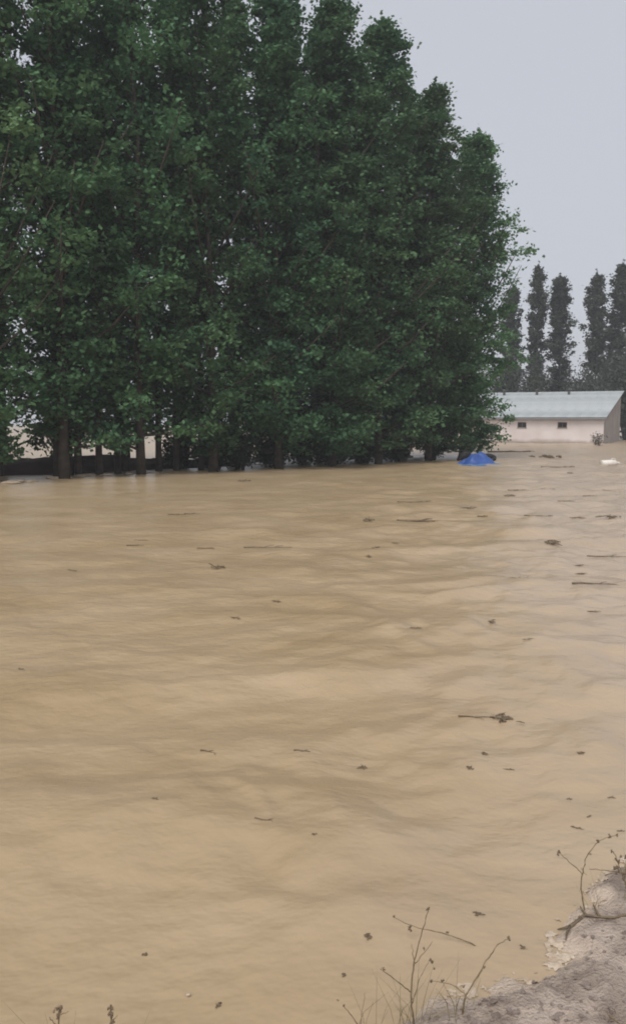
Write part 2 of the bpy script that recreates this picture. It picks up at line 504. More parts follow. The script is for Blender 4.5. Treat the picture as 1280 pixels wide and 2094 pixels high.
def poplar_data(H, Rm, base, nb, ncl, nlf, size, seed, narrow=False, lean=0.0, taper=0.42, low=0.3):
    r = np.random.default_rng(seed)
    trunk = MB()
    n = 12
    wig = r.normal(size=(n, 2)) * 0.06
    tp = [Vector((wig[i, 0] * i / n * 2 + lean * (i / (n - 1)) ** 1.5, wig[i, 1] * i / n * 2, -0.5 + (H * 0.95 + 0.5) * i / (n - 1))) for i in range(n)]
    rb = 0.0075 * H + 0.01
    trunk.tube(tp, [rb * (1.25 if i == 0 else 1) * (1 - 0.93 * i / (n - 1)) + 0.012 for i in range(n)], 9)
    def axis(z):
        f = np.clip((z + 0.5) / (H * 0.95 + 0.5), 0, 1) * (n - 1)
        i = min(int(f), n - 2)
        return tp[i].lerp(tp[i + 1], f - i)
    C = []
    for k in range(nb):
        t = ((k + r.uniform(0, 1)) / nb)
        z = base + (H - base) * t ** 0.95
        prof = min(1.0, (t + low) / 0.45) ** 0.7 * (1 - 0.86 * max(0.0, (t - taper) / (1 - taper)) ** 1.2)
        rr = Rm * prof * r.uniform(0.5, 1.2)
        az = k * 2.39996 + r.uniform(-0.6, 0.6)
        el = R(r.uniform(58, 72)) if narrow else R(r.uniform(8, 30) + 34 * min(1, t * 2.2))
        dz = rr * math.tan(el)
        top_gap = (0.9 if narrow else 1.2)
        if z + 0.4 * dz > H - top_gap * rr:
            rr = max(0.12, (H - z) / (top_gap + 0.4 * math.tan(el)))
            dz = rr * math.tan(el)
        z0 = max(base * 0.75, z - dz * 0.6)
        p0 = axis(z0)
        p1 = Vector((p0.x + rr * math.cos(az), p0.y + rr * math.sin(az), min(z0 + dz, H * 0.985)))
        pm = p0.lerp(p1, 0.5) + Vector((0, 0, -0.08 * rr + r.uniform(-0.1, 0.1)))
        br = max(0.010, 0.020 * rr)
        trunk.tube([p0, pm, p1], [br, br * 0.7, br * 0.25], 4)
        for c in range(ncl):
            u = 0.18 + 0.86 * (c + r.uniform(0, 1)) / ncl
            q = (p0.lerp(pm, u * 2) if u < 0.5 else pm.lerp(p1, u * 2 - 1))
            off = r.normal(size=3) * np.array([0.34, 0.34, 0.24]) * (0.4 + 0.6 * min(1, rr / Rm)) * (0.5 * (1.1 - 0.6 * t) if narrow else 1)
            cen = np.array(q) + off
            m = int(nlf * r.choice([0.1, 0.6, 1.3, 2.1]))
            sg = (0.27 if not narrow else 0.28) * r.uniform(0.7, 1.25) * (1 - 0.2 * t if narrow else 1 - 0.22 * t * t)
            C.append(cen + r.normal(size=(m, 3)) * np.array([sg, sg, sg * (0.75 if narrow else 0.5)]))
    zt = np.linspace(H * 0.86, H, 16)                       # leafy leader making the spire
    for z in zt:
        a = axis(z)
        w = 0.06 + (0.22 if narrow else 0.36) * (H - z) / (H * 0.14)
        C.append(np.array([a.x, a.y, z]) + r.normal(size=(nlf // 2, 3)) * np.array([w * 0.55, w * 0.55, 0.2]))
    for k in range(7):                                      # upright shoots standing out of the crown
        az, o_ = r.uniform(0, 6.28), r.uniform(0.35, 1.0) * (0.5 if narrow else 1.0)
        zt_ = H - o_ * r.uniform(1.2, 2.4)
        for z in np.linspace(zt_ - 1.6, zt_, 6):
            a = axis(z)
            w = 0.07 + 0.16 * (zt_ - z) / 1.6
            C.append(np.array([a.x + o_ * math.cos(az), a.y + o_ * math.sin(az), z]) + r.normal(size=(nlf // 4, 3)) * np.array([w, w, 0.17]))
    C = np.concatenate(C)
    C = C[C[:, 2] > base * 0.55 + 0.1]
    return trunk, C

def poplar_kind(name, leaf, size, *a, **k):
    tr, C = poplar_data(*a, size, **k)
    r = np.random.default_rng(k['seed'] + 100)
    return tr.mesh(name + '_trunk', M['bark'], True), leaves_mesh(name + '_crown', C, size, leaf, r)

def place_tree(name, kind, loc, rz, s, label, cat, group):
    o = empty(name, loc, rz)
    o.scale = s
    link('trunk', kind[0], o)
    link('crown', kind[1], o)
    return tag(o, label, cat, group)

K = [poplar_kind('poplar', M['leaf'], 0.175, 19.0, 2.9, bb, 76, 10, 46, seed=sd) for sd, bb in ((1, 0.9), (2, 0.7), (3, 1.1), (4, 0.8), (5, 1.0))]
K_open = [poplar_kind('poplar', M['leaf'], 0.175, 19.0, 2.9, bb, 52, 9, 42, seed=sd) for sd, bb in ((12, 1.1), (13, 1.3), (14, 0.9))]
K_slim = [poplar_kind('slim_poplar', M['leaf'], 0.175, 16.0, 1.7, bb, 30, 7, 30, seed=sd) for sd, bb in ((61, 1.9), (62, 1.5))]
K_end = poplar_kind('poplar', M['leaf'], 0.175, 16.4, 2.7, 0.5, 92, 11, 48, seed=9, lean=0.75, taper=0.36, low=0.2)

ORD = ['', 'second ', 'third ', 'fourth ', 'fifth ', 'sixth ', 'seventh ', 'eighth ', 'ninth ', 'tenth ', 'eleventh ', 'twelfth ', 'thirteenth ']
dirx, diry = 0.7485, 0.6631
G_TREES = 'tall poplars of the flooded grove'
front = [(0, 16.3), (3.6, 17.7), (7.1, 19.5), (10.0, 19.6), (13.1, 20.2), (16.4, 20.0), (19.6, 20.6), (22.6, 20.0), (25.4, 20.3)]
for i, (s, h) in enumerate(front):
    loc = (8.35 - dirx * s, 44.5 - diry * s, 0)
    if i == 0:
        lab = 'bushy poplar at the right hand end of the grove, beside the blue tarpaulin'
        place_tree('poplar_tree', K_end, (loc[0] - 0.65, loc[1], 0), 0.0, (1, 1, h / 16.4), lab, 'tree', G_TREES)
    else:
        lab = f'{ORD[i]}poplar from the right in the front row of the grove'
        sc = h / 19.0
        place_tree('poplar_tree', K[(i * 2) % 5] if i < 5 else K_open[i % 3], loc, i * 1.7, (random.uniform(1.02, 1.15), random.uniform(1.02, 1.15), sc), lab, 'tree', G_TREES)
for row, (off, n, sp, st) in enumerate(((2.5, 12, 2.6, 0.5), (5.2, 11, 2.8, 0.2))):
    for i in range(n):
        s = st + i * sp
        loc = (8.35 - dirx * s - diry * off + random.uniform(-.3, .3), 44.5 - diry * s + dirx * off + random.uniform(-.3, .3), 0)
        h = min(20.0, 16.3 + 0.42 * s) + random.uniform(-0.8, 0.5)
        w = random.uniform(0.75, 0.92)
        lab = (f'{ORD[i] or "first "}poplar from the right in the middle row, behind the front row' if row == 0
               else f'{ORD[i] or "first "}poplar from the right in the back row, seen through the grove')
        place_tree('poplar_tree', K[(i * 3 + row + 1) % 5] if s < 11 else (K_open[(i + row) % 3] if row == 0 else K_slim[i % 2]), loc, i * 2.1 + row, (w * (1.35 if row and s >= 11 else 1), w * (1.35 if row and s >= 11 else 1), h / (16.0 if row and s >= 11 else 19.0)), lab, 'tree', G_TREES)

for i, (px, py, h) in enumerate(((118, 975, 15.0), (162, 974, 16.0), (204, 973, 14.5), (242, 968, 16.5), (326, 964, 15.5), (362, 962, 16.5), (412, 962, 15.5))):
    p = ground(px, py)
    place_tree('slim_poplar', K_slim[i % 2], (p.x, p.y, 0), i * 1.3, (0.95, 0.95, h / 16.0), f'{ORD[i] or "first "}slim young poplar trunk from the left at the grove front', 'tree', 'slim young poplars along the grove front')

# undergrowth at the feet of the trunks
def shrub_kind(seed, w, h, n, size, leaf):
    r = np.random.default_rng(seed)
    st = MB()
    C = []
    for k in range(11):
        az, rr = k * 2.4, w * 0.5 * r.uniform(0.35, 1.0)
        p1 = Vector((rr * math.cos(az), rr * math.sin(az), h * r.uniform(0.55, 1.0)))
        st.tube([(0.1 * math.cos(az), 0.1 * math.sin(az), -0.4), p1 * 0.55 + Vector((0, 0, 0.06)), p1], [0.025 * h, 0.016 * h, 0.006 * h], 5)
        for c in range(7):
            cen = np.array(p1 * r.uniform(0.35, 1.05)) + r.normal(size=3) * 0.12 * h
            C.append(cen + r.normal(size=(n, 3)) * np.array([0.13, 0.13, 0.11]) * h)
    C = np.concatenate(C)
    C = C[C[:, 2] > 0.02]
    return st.mesh('shrub_stem', M['bark'], True), leaves_mesh('shrub_foliage', C, size, leaf, r)

def place_shrub(kind, loc, rz, s, label, group, name='shrub', cat='shrub'):
    o = empty(name, loc, rz)
    o.scale = s
    link('stem', kind[0], o)
    link('foliage', kind[1], o)
    return tag(o, label, cat, group)

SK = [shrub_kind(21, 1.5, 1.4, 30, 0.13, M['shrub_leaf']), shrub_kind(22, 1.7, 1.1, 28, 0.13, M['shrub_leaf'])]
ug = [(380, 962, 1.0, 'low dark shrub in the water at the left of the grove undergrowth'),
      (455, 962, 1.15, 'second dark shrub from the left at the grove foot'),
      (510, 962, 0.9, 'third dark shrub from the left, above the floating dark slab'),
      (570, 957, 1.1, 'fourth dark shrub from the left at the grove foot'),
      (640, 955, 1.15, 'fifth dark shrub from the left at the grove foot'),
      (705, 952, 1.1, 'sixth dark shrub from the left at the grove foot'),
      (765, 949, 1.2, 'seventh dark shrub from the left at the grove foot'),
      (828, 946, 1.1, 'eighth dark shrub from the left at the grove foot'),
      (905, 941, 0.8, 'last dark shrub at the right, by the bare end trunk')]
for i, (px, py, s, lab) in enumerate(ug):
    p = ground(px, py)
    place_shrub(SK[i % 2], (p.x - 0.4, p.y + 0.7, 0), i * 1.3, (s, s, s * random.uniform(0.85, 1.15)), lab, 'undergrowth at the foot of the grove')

# ------------------------------------------------------------------ barn
c0 = Vector((24.8, 73.5, 0)); bdir = Vector((-0.898, 0.44, 0))
BL, BD, HE, HB = 17.0, 11.6, 2.25, 4.7
barn = empty('barn', c0, math.atan2(bdir.y, bdir.x))       # local +x runs along the front wall to the left, local -y runs back
tag(barn, 'long low whitewashed barn with grey lean-to roof standing in the flood', 'barn')
T = 0.3
wins = [(6.55, 7.35), (3.05, 3.85)]
WZ0, WZ1 = 1.36, 1.86
fw = MB()
segs = sorted(wins)
x = 0.0
for a, b in segs + [(BL, BL)]:
    fw.box(x, a, -T, 0, -0.6, HE)
    if b > a:
        fw.box(a, b, -T, 0, -0.6, WZ0); fw.box(a, b, -T, 0, WZ1, HE)
    x = b
wall_front = fw.build('front_wall', M['wall'], barn)
gb = MB()
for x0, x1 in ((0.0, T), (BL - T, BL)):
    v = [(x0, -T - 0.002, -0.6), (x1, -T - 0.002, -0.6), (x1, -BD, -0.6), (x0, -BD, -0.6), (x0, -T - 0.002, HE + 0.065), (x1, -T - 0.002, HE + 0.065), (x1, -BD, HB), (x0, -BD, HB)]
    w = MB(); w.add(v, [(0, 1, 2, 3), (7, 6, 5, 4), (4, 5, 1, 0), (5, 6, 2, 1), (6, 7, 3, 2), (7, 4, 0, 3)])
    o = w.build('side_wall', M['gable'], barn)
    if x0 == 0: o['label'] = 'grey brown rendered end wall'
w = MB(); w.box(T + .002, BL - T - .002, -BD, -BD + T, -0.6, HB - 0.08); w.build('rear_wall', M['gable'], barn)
for a, b in wins:
    fr = MB()
    e = 0.06
    fr.box(a, a + e, -0.2, -0.1, WZ0, WZ1); fr.box(b - e, b, -0.2, -0.1, WZ0, WZ1)
    fr.box(a + e, b - e, -0.2, -0.1, WZ0, WZ0 + e); fr.box(a + e, b - e, -0.2, -0.1, WZ1 - e, WZ1)
    fr.box((a + b) / 2 - .025, (a + b) / 2 + .025, -0.19, -0.11, WZ0 + e, WZ1 - e)
    f = fr.build('window', M['frame'], barn)
    pn = MB(); pn.box(a + e, b - e, -0.165, -0.155, WZ0 + e, WZ1 - e); pn.build('pane', M['glass'], f)
    sl = MB(); sl.box(a - .05, b + .05, -0.1, 0.05, WZ0 - .05, WZ0 - .002); sl.build('sill', M['gable'], f)
slope = (HB - HE) / BD
def rz_(y): return HE + 0.09 + slope * (-y)
roof = MB()
y0, y1 = 0.35, -BD - 0.25
roof.add([(-0.25, y0, rz_(y0) - .05), (BL + .25, y0, rz_(y0) - .05), (BL + .25, y1, rz_(y1) - .05), (-0.25, y1, rz_(y1) - .05),
          (-0.25, y0, rz_(y0)), (BL + .25, y0, rz_(y0)), (BL + .25, y1, rz_(y1)), (-0.25, y1, rz_(y1))],
         [(0, 1, 2, 3), (7, 6, 5, 4), (4, 5, 1, 0), (5, 6, 2, 1), (6, 7, 3, 2), (7, 4, 0, 3)])
roof_o = roof.build('roof', M['trim'], barn)
m_ = MB(); m_.tube([(-0.25, y0 + 0.10, rz_(y0) - 0.12), (BL / 2, y0 + 0.10, rz_(y0) - 0.15), (BL + 0.25, y0 + 0.10, rz_(y0) - 0.12)], [0.06] * 3, 7); m_.build('eave_tube', M['trim'], roof_o)  # dark thin tube along the eave
sheet_w = (BL + 0.5) / 16
sh = MB()
nx = 13
pr = [(sheet_w * 1.04 * i / (nx - 1), 0.018 * (1 if i % 2 else 0)) for i in range(nx)]
ya, yb = y0 + 0.06, y1 - 0.04
vv, ff = [], []
for j in (0, 1):
    yy = ya if j == 0 else yb
    for (px_, pz) in pr:
        vv.append((px_, yy, rz_(yy) + 0.012 + pz))
for i in range(nx - 1):
    ff.append((i, i + 1, nx + i + 1, nx + i))
sh.add(vv, ff)
sheet_me = sh.mesh('roof_sheet', M['roof'])
for k in range(16):
    o = link('roof_sheet', sheet_me, roof_o)
    o.location = (-0.25 + k * sheet_w, 0, 0.004 * (k % 2))
for px in (1030, 1097, 1163):
    s = None
    # walk along the ridge to the pipe's place
    best = min(np.linspace(0, BL, 400), key=lambda t: abs((lambda q: 640 + FPX * q.x / (q.y * math.cos(PITCH) - (q.z - EYE) * math.sin(PITCH)))(Vector((c0.x + bdir.x * t + 0.44 * (BD - 1.2), c0.y + bdir.y * t + 0.898 * (BD - 1.2), HB))) - px))
    vp = MB()
    zt = rz_(-BD + 1.2)
    vp.tube([(best, -BD + 1.2, zt - 0.15), (best, -BD + 1.2, zt + 0.42)], [0.13, 0.13], 10)
    vp.tube([(best, -BD + 1.2, zt + 0.42), (best, -BD + 1.2, zt + 0.50), (best, -BD + 1.2, zt + 0.58)], [0.21, 0.21, 0.05], 10)
    vp.build('roof_vent', M['vent'], roof_o, True)
# stained plinth line along the wall foot
pl = MB(); pl.box(1.9, BL - .01, 0.0, 0.05, -0.6, 0.13); o = pl.build('plinth', M['gable'], barn); o['label'] = 'mud stained plinth'

# ------------------------------------------------------------------ far poplars and trees behind the barn
FK = [poplar_kind('far_poplar', M['far_leaf'], 0.32, 19.0, 1.35, 1.8, 46, 7, 40, seed=sd, narrow=True, taper=0.72) for sd in (31, 32, 33)]
far = [(1042, 588, 100, 0.9, 'slim far poplar half hidden by the right edge of the grove'),
       (1101, 545, 100, 0.85, 'slim far poplar behind the middle roof vent of the barn'),
       (1152, 565, 100, 1.15, 'broader far poplar behind the right roof vent of the barn'),
       (1224, 560, 101, 1.0, 'slim far poplar behind the right end of the barn roof'),
       (1270, 540, 97, 1.25, 'tallest far poplar at the right edge of the picture')]
for i, (px, py, Y, w, lab) in enumerate(far):
    p = at(px, py, Y)
    place_tree('far_poplar', FK[i % 3], (p.x, Y, 0), i * 1.9, (w, w, p.z / 19.0), lab, 'tree', 'far poplars behind the barn').rotation_euler = (R((0.8, -1.0, 0.5, -0.6, 0.4)[i]), R((1.0, -1.2, 1.4, -0.8, 0.6)[i]), i * 1.9)
BK = [shrub_kind(41, 4.2, 7.0, 80, 0.36, M['far_leaf']), shrub_kind(42, 4.6, 7.0, 80, 0.36, M['far_leaf'])]
for i, (px, py, Y, w, lab) in enumerate(((1082, 752, 95, 0.75, 'small dark tree behind the barn between the two left roof vents'),
                                         (1196, 742, 96, 0.8, 'small dark tree behind the barn, right of the last roof vent'),
                                         (1030, 740, 96, 0.8, 'small dark tree behind the barn beside the grove edge'),
                                         (1287, 690, 88, 1.05, 'wide dark tree just right of the barn end wall'))):
    p = at(px, py, Y)
    place_shrub(BK[i % 2], (p.x, Y, 0), i * 2.0, (w * .8, w * .8, p.z / 8.6), lab, 'small trees behind the barn', 'small_tree', 'tree')
p = ground(1218, 911)
place_shrub(shrub_kind(51, 1.3, 1.0, 4, 0.14, M['pale_leaf']), (p.x, p.y - .3, 0), 0, (0.9, 0.9, 0.95), 'sparse grey weed clump against the barn wall by its corner', None, 'weed_clump', 'weeds')

# ------------------------------------------------------------------ blue tarpaulin heap
def heap():
    n1, n2 = 46, 18
    th = np.linspace(0, 2 * math.pi, n1)[None, :].repeat(n2, 0)
    q = np.linspace(0, 1, n2)[:, None].repeat(n1, 1)
    rr = q * (1 + 0.14 * np.sin(3 * th + 1) + 0.08 * np.sin(7 * th))
    x, y = rr * 0.95 * np.cos(th), rr * 0.7 * np.sin(th)
    fold = 0.055 * np.sin(9 * th + 2 * np.sin(2 * th)) * q + 0.05 * fbm(x * 4, y * 4 + 3, 3)
    z = 0.56 * (1 - q) ** 1.0 + 0.14 * np.exp(-((x - 0.38) ** 2 + y ** 2) / 0.09) + 0.05 * np.exp(-((x + 0.12) ** 2 + y ** 2) / 0.03) + fold * 1.5 * (1 - q ** 4) - 0.06 * q
    return np.stack([x, y, z], -1)
p = ground(976, 952)
tarp = empty('tarpaulin', (p.x, p.y + 0.5, 0.0), 0.1)
tag(tarp, 'crumpled blue tarpaulin heap floating at the right end of the grove', 'tarpaulin')
link('cover', grid_mesh('cover', heap(), M['blue']), tarp)
h2 = heap() * np.array([1.12, 1.1, 0.0]) + np.array([0.05, -0.06, 0.0])
ring = h2[12:]
ring[..., 2] = 0.02 + 0.05 * (1 - np.linspace(0, 1, ring.shape[0]))[:, None] + 0.012 * np.sin(np.linspace(0, 60, ring.shape[1]))[None, :]
link('hem', grid_mesh('hem', ring, M['blue_pale']), tarp)['label'] = 'paler blue hem spread on the water'
p2 = ground(1000, 944)
m_ = MB()
m_.tube([(math.cos(a) * 0.33, math.sin(a) * 0.26, 0.22 + math.sin(a) * 0.10) for a in np.linspace(0, 2 * math.pi, 15)], [0.10] * 15, 7)
ty = m_.build('tyre', M['black'], None, True); ty.location = (p2.x + 0.05, p2.y + 0.6, -0.05)
tag(ty, 'black rubber tyre stranded behind the blue tarpaulin', 'tyre')
m_ = MB(); m_.tube([(-.3, 0, 0.05), (-.12, 0.05, .25), (.1, .02, .38), (.3, 0, .3)], [0.08, .2, .22, .12], 7)
bg = m_.build('black_sack', M['black'], None, True); pp = ground(958, 947); bg.location = (pp.x, pp.y + 1.3, 0)
tag(bg, 'black sacking stuck behind the left of the blue tarpaulin', 'sack')

# white jug
p = ground(1245, 950)
jug = empty('plastic_jug', (p.x, p.y, 0.02), 0.25)
tag(jug, 'white plastic jug floating on its side below the barn corner', 'jug')
m_ = MB(); m_.tube([(-.42, 0, .05), (-.40, 0, .05), (.2, 0, .05), (.36, 0, .05), (.42, 0, .05)], [0.08, .15, .15, .09, .05], 10); m_.build('body', M['white'], jug, True)
m_ = MB(); m_.tube([(.42, 0, .05), (.5, 0, .05)], [.055, .05], 8); m_.build('cap', M['white'], jug)
m_ = MB(); m_.tube([(0.1, 0, .19), (.14, 0, .27), (.28, 0, .24), (.33, 0, .13)], [.02] * 4, 6); m_.build('handle', M['white'], jug)

# ------------------------------------------------------------------ driftwood and litter on the water
def wz(x, y):
    x, y = np.array([x]), np.array([y])
    return float((wave(x, y) * calm(x, y))[0])

def stick(name, px, py, wpx, ang, label, group, thick=0.035, kinds='stick', seed=0, m='wood'):
    r = random.Random(seed * 13 + 5)
    p = ground(px, py)
    depth = p.y / math.cos(PITCH)
    L = wpx / FPX * depth * 1.12
    th = min(max(thick * L, 0.005), 0.09)
    z = wz(p.x, p.y) + (0.1 * th if p.y < 7 else 0.25 * th + 0.008)
    o = empty(name, (p.x, p.y, z), R(ang + (r.uniform(-30, 30) if kinds == 'slab' else 0)))
    if kinds == 'stick':
        n = 6
        pts = [((i / (n - 1) - .5) * L, r.uniform(-.05, .05) * L, th * 0.35 + 0.10 * th * r.uniform(-1, 1)) for i in range(n)]
        a = MB(); a.tube(pts, [th * (1 - .6 * i / (n - 1)) for i in range(n)], 6); a.build('shaft', M[m], o, True)
        for k in range(2):
            i = r.choice([2, 3, 4]); q = Vector(pts[i])
            b = MB(); s = r.choice([-1, 1])
            b.tube([q, q + Vector((.12 * L, s * .10 * L, .02 * L)), q + Vector((.22 * L, s * .2 * L, .012 * L))], [th * .5, th * .4, th * .2], 5); b.build('side_twig', M[m], o, True)
    elif kinds == 'clump':
        a = MB()
        for k in range(9):
            c = Vector((r.gauss(0, .2) * L, r.gauss(0, .22) * L, th * .5 + r.uniform(0, .05) * L))
            d = Vector((r.uniform(-1, 1), r.uniform(-1, 1), r.uniform(-.1, .25))).normalized() * L * r.uniform(.12, .3)
            a.tube([c - d, c + Vector((0, 0, .02 * L)), c + d], [th * .35, th * .6, th * .2], 5)
        tag(a.build('twigs', M[m], o), kind='stuff')
        b = MB()
        for k in range(10):
            c = Vector((r.gauss(0, .17) * L, r.gauss(0, .2) * L, th * .45 + r.uniform(0, .035) * L))
            b.blob(c, L * r.uniform(.05, .10), L * r.uniform(.05, .12), L * r.uniform(.02, .045), k + seed, .35, 6, 4)
        tag(b.build('leaf_litter', M['litter'], o), kind='stuff')
    else:                                                   # slab of bark
        a = MB()
        n = 7
        pts = [((i / (n - 1) - .5) * L, r.uniform(-.09, .09) * L, th * r.uniform(.1, .6)) for i in range(n)]
        a.tube(pts, [th * w_ * r.uniform(.5, 1.35) for w_ in (.3, .9, 1.2, 1.1, 1.2, .9, .25)], 5, 0.6); a.build('slab', M[m], o, True)
        q = Vector(pts[3])
        b = MB(); b.tube([q, q + Vector((.16 * L, .2 * L, th * .9))], [th * .5, th * .2], 5); b.build('knot', M[m], o, True)
    tag(o, label, 'driftwood' if kinds != 'clump' else 'debris', group)
    return o

GD = 'flotsam drifting on the flood'
items = [
 ('driftwood_log', 1040, 928, 80, 2, 'thin log lying in the water right of the blue tarpaulin', .022, 'stick'),
 ('debris_heap', 1121, 936, 46, 0, 'dark heap of branches stranded in front of the barn', .12, 'clump'),
 ('driftwood_stick', 1140, 957, 60, -6, 'long faint stick below the dark branch heap', .02, 'stick'),
 ('driftwood_slab', 1165, 970, 13, 0, 'tiny dark chip below the long stick near the barn', .1, 'slab'),
 ('debris_clump', 1040, 1015, 24, 0, 'dark purplish clump on the rough water below the tarpaulin', .06, 'clump'),
 ('driftwood_stick', 1056, 1002, 34, 3, 'short stick just above the purplish clump', .03, 'stick'),
 ('driftwood_slab', 1120, 1004, 26, 0, 'flat dark slab right of the purplish clump', .05, 'slab'),
 ('debris_clump', 1235, 1006, 13, 0, 'small dark knot of litter near the right edge below the jug', .08, 'clump'),
 ('driftwood_stick', 1205, 1018, 26, 4, 'short stick below the jug, left of the small knot', .03, 'stick'),
 ('driftwood_stick', 1156, 1030, 32, 4, 'stick in mid channel, second below the flat slab', .03, 'stick'),
 ('driftwood_slab', 958, 1043, 34, 0, 'flat bark slab upper of the pair below the tarpaulin', .05, 'slab'),
 ('debris_clump', 985, 1057, 20, 0, 'small clump lower right of the bark slab pair', .07, 'clump'),
 ('driftwood_branch', 1100, 1062, 50, -16, 'branch tilting down to the right below the short sticks', .025, 'stick'),
 ('driftwood_slab', 1180, 1062, 30, 0, 'flat slab between the tilting branch and the right edge', .04, 'slab'),
 ('debris_clump', 1250, 1068, 32, 0, 'matted clump at the right edge below the short sticks', .06, 'clump'),
 ('driftwood_branch', 870, 1067, 105, -6, 'longest dark branch in the middle distance of the open water', .024, 'stick'),
 ('driftwood_stick', 847, 1033, 62, -3, 'pale thin stick above the longest branch', .02, 'stick'),
 ('debris_clump', 753, 1071, 26, 10, 'dark clump left of the longest branch', .07, 'clump'),
 ('debris_clump', 1130, 1117, 44, 0, 'dark clump riding the long wave right of centre', .05, 'clump'),
 ('driftwood_stick', 1240, 1134, 70, -6, 'thin stick at the right edge below the matted clump', .018, 'stick'),
 ('driftwood_slab', 1184, 1156, 22, 0, 'upper of two small slabs below the wave clump', .06, 'slab'),
 ('driftwood_slab', 1188, 1168, 27, 0, 'lower of two small slabs below the wave clump', .05, 'slab'),
 ('driftwood_branch', 1213, 1206, 78, -9, 'dark curved branch near the right edge of mid water', .024, 'stick'),
 ('driftwood_slab', 1214, 1256, 26, 0, 'dark slab below the dark curved branch', .06, 'slab'),
 ('driftwood_slab', 768, 1125, 22, 8, 'small slab below the clump left of the longest branch', .06, 'slab'),
 ('driftwood_slab', 808, 1110, 16, 0, 'chip nearest below the longest branch', .06, 'slab'),
 ('debris_clump', 755, 1139, 15, 0, 'little clump just below the small slab in mid water', .07, 'clump'),
 ('driftwood_stick', 1062, 1190, 42, 6, 'stick right of centre, left of the curved branch', .02, 'stick'),
 ('debris_clump', 1005, 1285, 20, -20, 'small clump alone right of centre in open water', .07, 'clump'),
 ('driftwood_slab', 850, 1300, 24, 0, 'slab left of the lone small clump', .06, 'slab'),
 ('driftwood_slab', 1078, 1327, 24, 0, 'slab lower right of the lone small clump', .06, 'slab'),
 ('debris_clump', 1032, 1474, 52, 0, 'dark twig clump in the nearer water right of centre', .05, 'clump'),
 ('driftwood_stick', 978, 1471, 76, -6, 'thin curved twig trailing left from the dark twig clump', .012, 'stick'),
 ('driftwood_slab', 1040, 1571, 22, -8, 'small slab below the dark twig clump', .07, 'slab'),
 ('debris_clump', 960, 1573, 16, 0, 'speck of litter left of the small slab', .07, 'clump'),
 ('debris_clump', 742, 1558, 22, 0, 'brown litter patch in nearer water at the middle', .06, 'clump'),
 ('debris_clump', 990, 1543, 16, 0, 'speck of litter above the small slab', .07, 'clump'),
 ('debris_clump', 1187, 1550, 16, 0, 'speck of litter near the right edge, level with the small slab', .07, 'clump'),
 ('driftwood_slab', 1180, 1688, 26, -8, 'dark chip above the arching weed at the right', .08, 'slab'),
 ('driftwood_slab', 1204, 1666, 14, 20, 'smaller chip just above the dark chip at the right', .08, 'slab'),
 ('driftwood_slab', 1250, 1627, 16, 0, 'chip by the right edge above the arching weed', .08, 'slab'),
 ('driftwood_slab', 1163, 1627, 12, 0, 'tiny chip left of the chip by the right edge', .08, 'slab'),
 ('driftwood_slab', 1268, 1697, 15, -30, 'chip touching the right edge above the arching weed', .08, 'slab'),
 ('driftwood_stick', 542, 1692, 42, -20, 'short dark stick floating in nearer water left of centre', .035, 'stick'),
 ('driftwood_slab', 318, 1661, 16, 0, 'small chip left of the short near stick', .08, 'slab'),
 ('driftwood_slab', 45, 1368, 24, -20, 'small dark chip by the left edge of the water', .07, 'slab'),
 ('driftwood_stick', 428, 1533, 38, -28, 'brown stick in smooth water left of centre', .03, 'stick'),
 ('driftwood_stick', 618, 1537, 32, -14, 'brown stick in smooth water at the middle', .03, 'stick'),
 ('driftwood_slab', 500, 984, 26, 0, 'dark slab floating just off the grove', .08, 'slab'),
 ('driftwood_stick', 362, 1054, 32, 2, 'left of two end to end sticks off the grove', .03, 'stick'),
 ('driftwood_stick', 394, 1054, 30, -2, 'right of two end to end sticks off the grove', .03, 'stick'),
 ('driftwood_stick', 277, 1114, 32, 3, 'lower of two parallel short sticks at the left', .03, 'stick'),
 ('driftwood_stick', 289, 1105, 26, 6, 'upper of two parallel short sticks at the left', .03, 'stick'),
 ('driftwood_stick', 422, 1121, 34, -14, 'tilted stick right of the two parallel sticks', .03, 'stick'),
 ('driftwood_stick', 548, 1118, 88, 3, 'long pale stick at the centre left of the water', .014, 'stick'),
 ('debris_clump', 448, 1166, 32, 0, 'twig clump below the tilted stick', .05, 'clump'),
 ('driftwood_stick', 149, 1164, 28, -40, 'steeply tilted twig at the left', .03, 'stick'),
 ('driftwood_slab', 566, 1234, 22, 0, 'upper of two small chips left of centre', .06, 'slab'),
 ('driftwood_slab', 482, 1267, 22, 0, 'lower of two small chips left of centre', .06, 'slab'),
 ('debris_clump', 298, 1951, 11, 0, 'black speck of litter in the near water at the left', .1, 'clump'),
 ('debris_clump', 703, 1999, 10, 0, 'black speck of litter left of the tall weed', .1, 'clump'),
 ('debris_clump', 642, 1731, 9, 0, 'brown speck of litter right of the short near stick', .1, 'clump'),
 ('debris_clump', 447, 2057, 16, 0, 'brown litter near the bottom edge left of centre', .08, 'clump'),
 ('debris_clump', 978, 1877, 18, 0, 'brown litter above the leaning weed stem', .07, 'clump'),
 ('debris_clump', 752, 1928, 22, 0, 'soft brown litter patch left of the tall weed top', .06, 'clump'),
 ('debris_clump', 1070, 1941, 13, 0, 'small litter left of the bank edge', .08, 'clump'),
]
for i, (nm, px, py, w, a, lab, th, kd) in enumerate(items):
    pale = nm == 'driftwood_stick' and ('pale' in lab or 'faint' in lab)
    stick(nm, px, py, w, a, lab, GD, th, kd, i + 1, 'wood_pale' if pale else 'wood')
p = ground(385, 2038)
m_ = MB(); m_.blob((0, 0, 0.012), 0.009, 0.006, 0.003, 3)
o = m_.build('foam_fleck', M['foam'], None, True); o.location = (p.x, p.y, wz(p.x, p.y))
tag(o, 'pale fleck of foam floating near the bottom edge', 'foam')

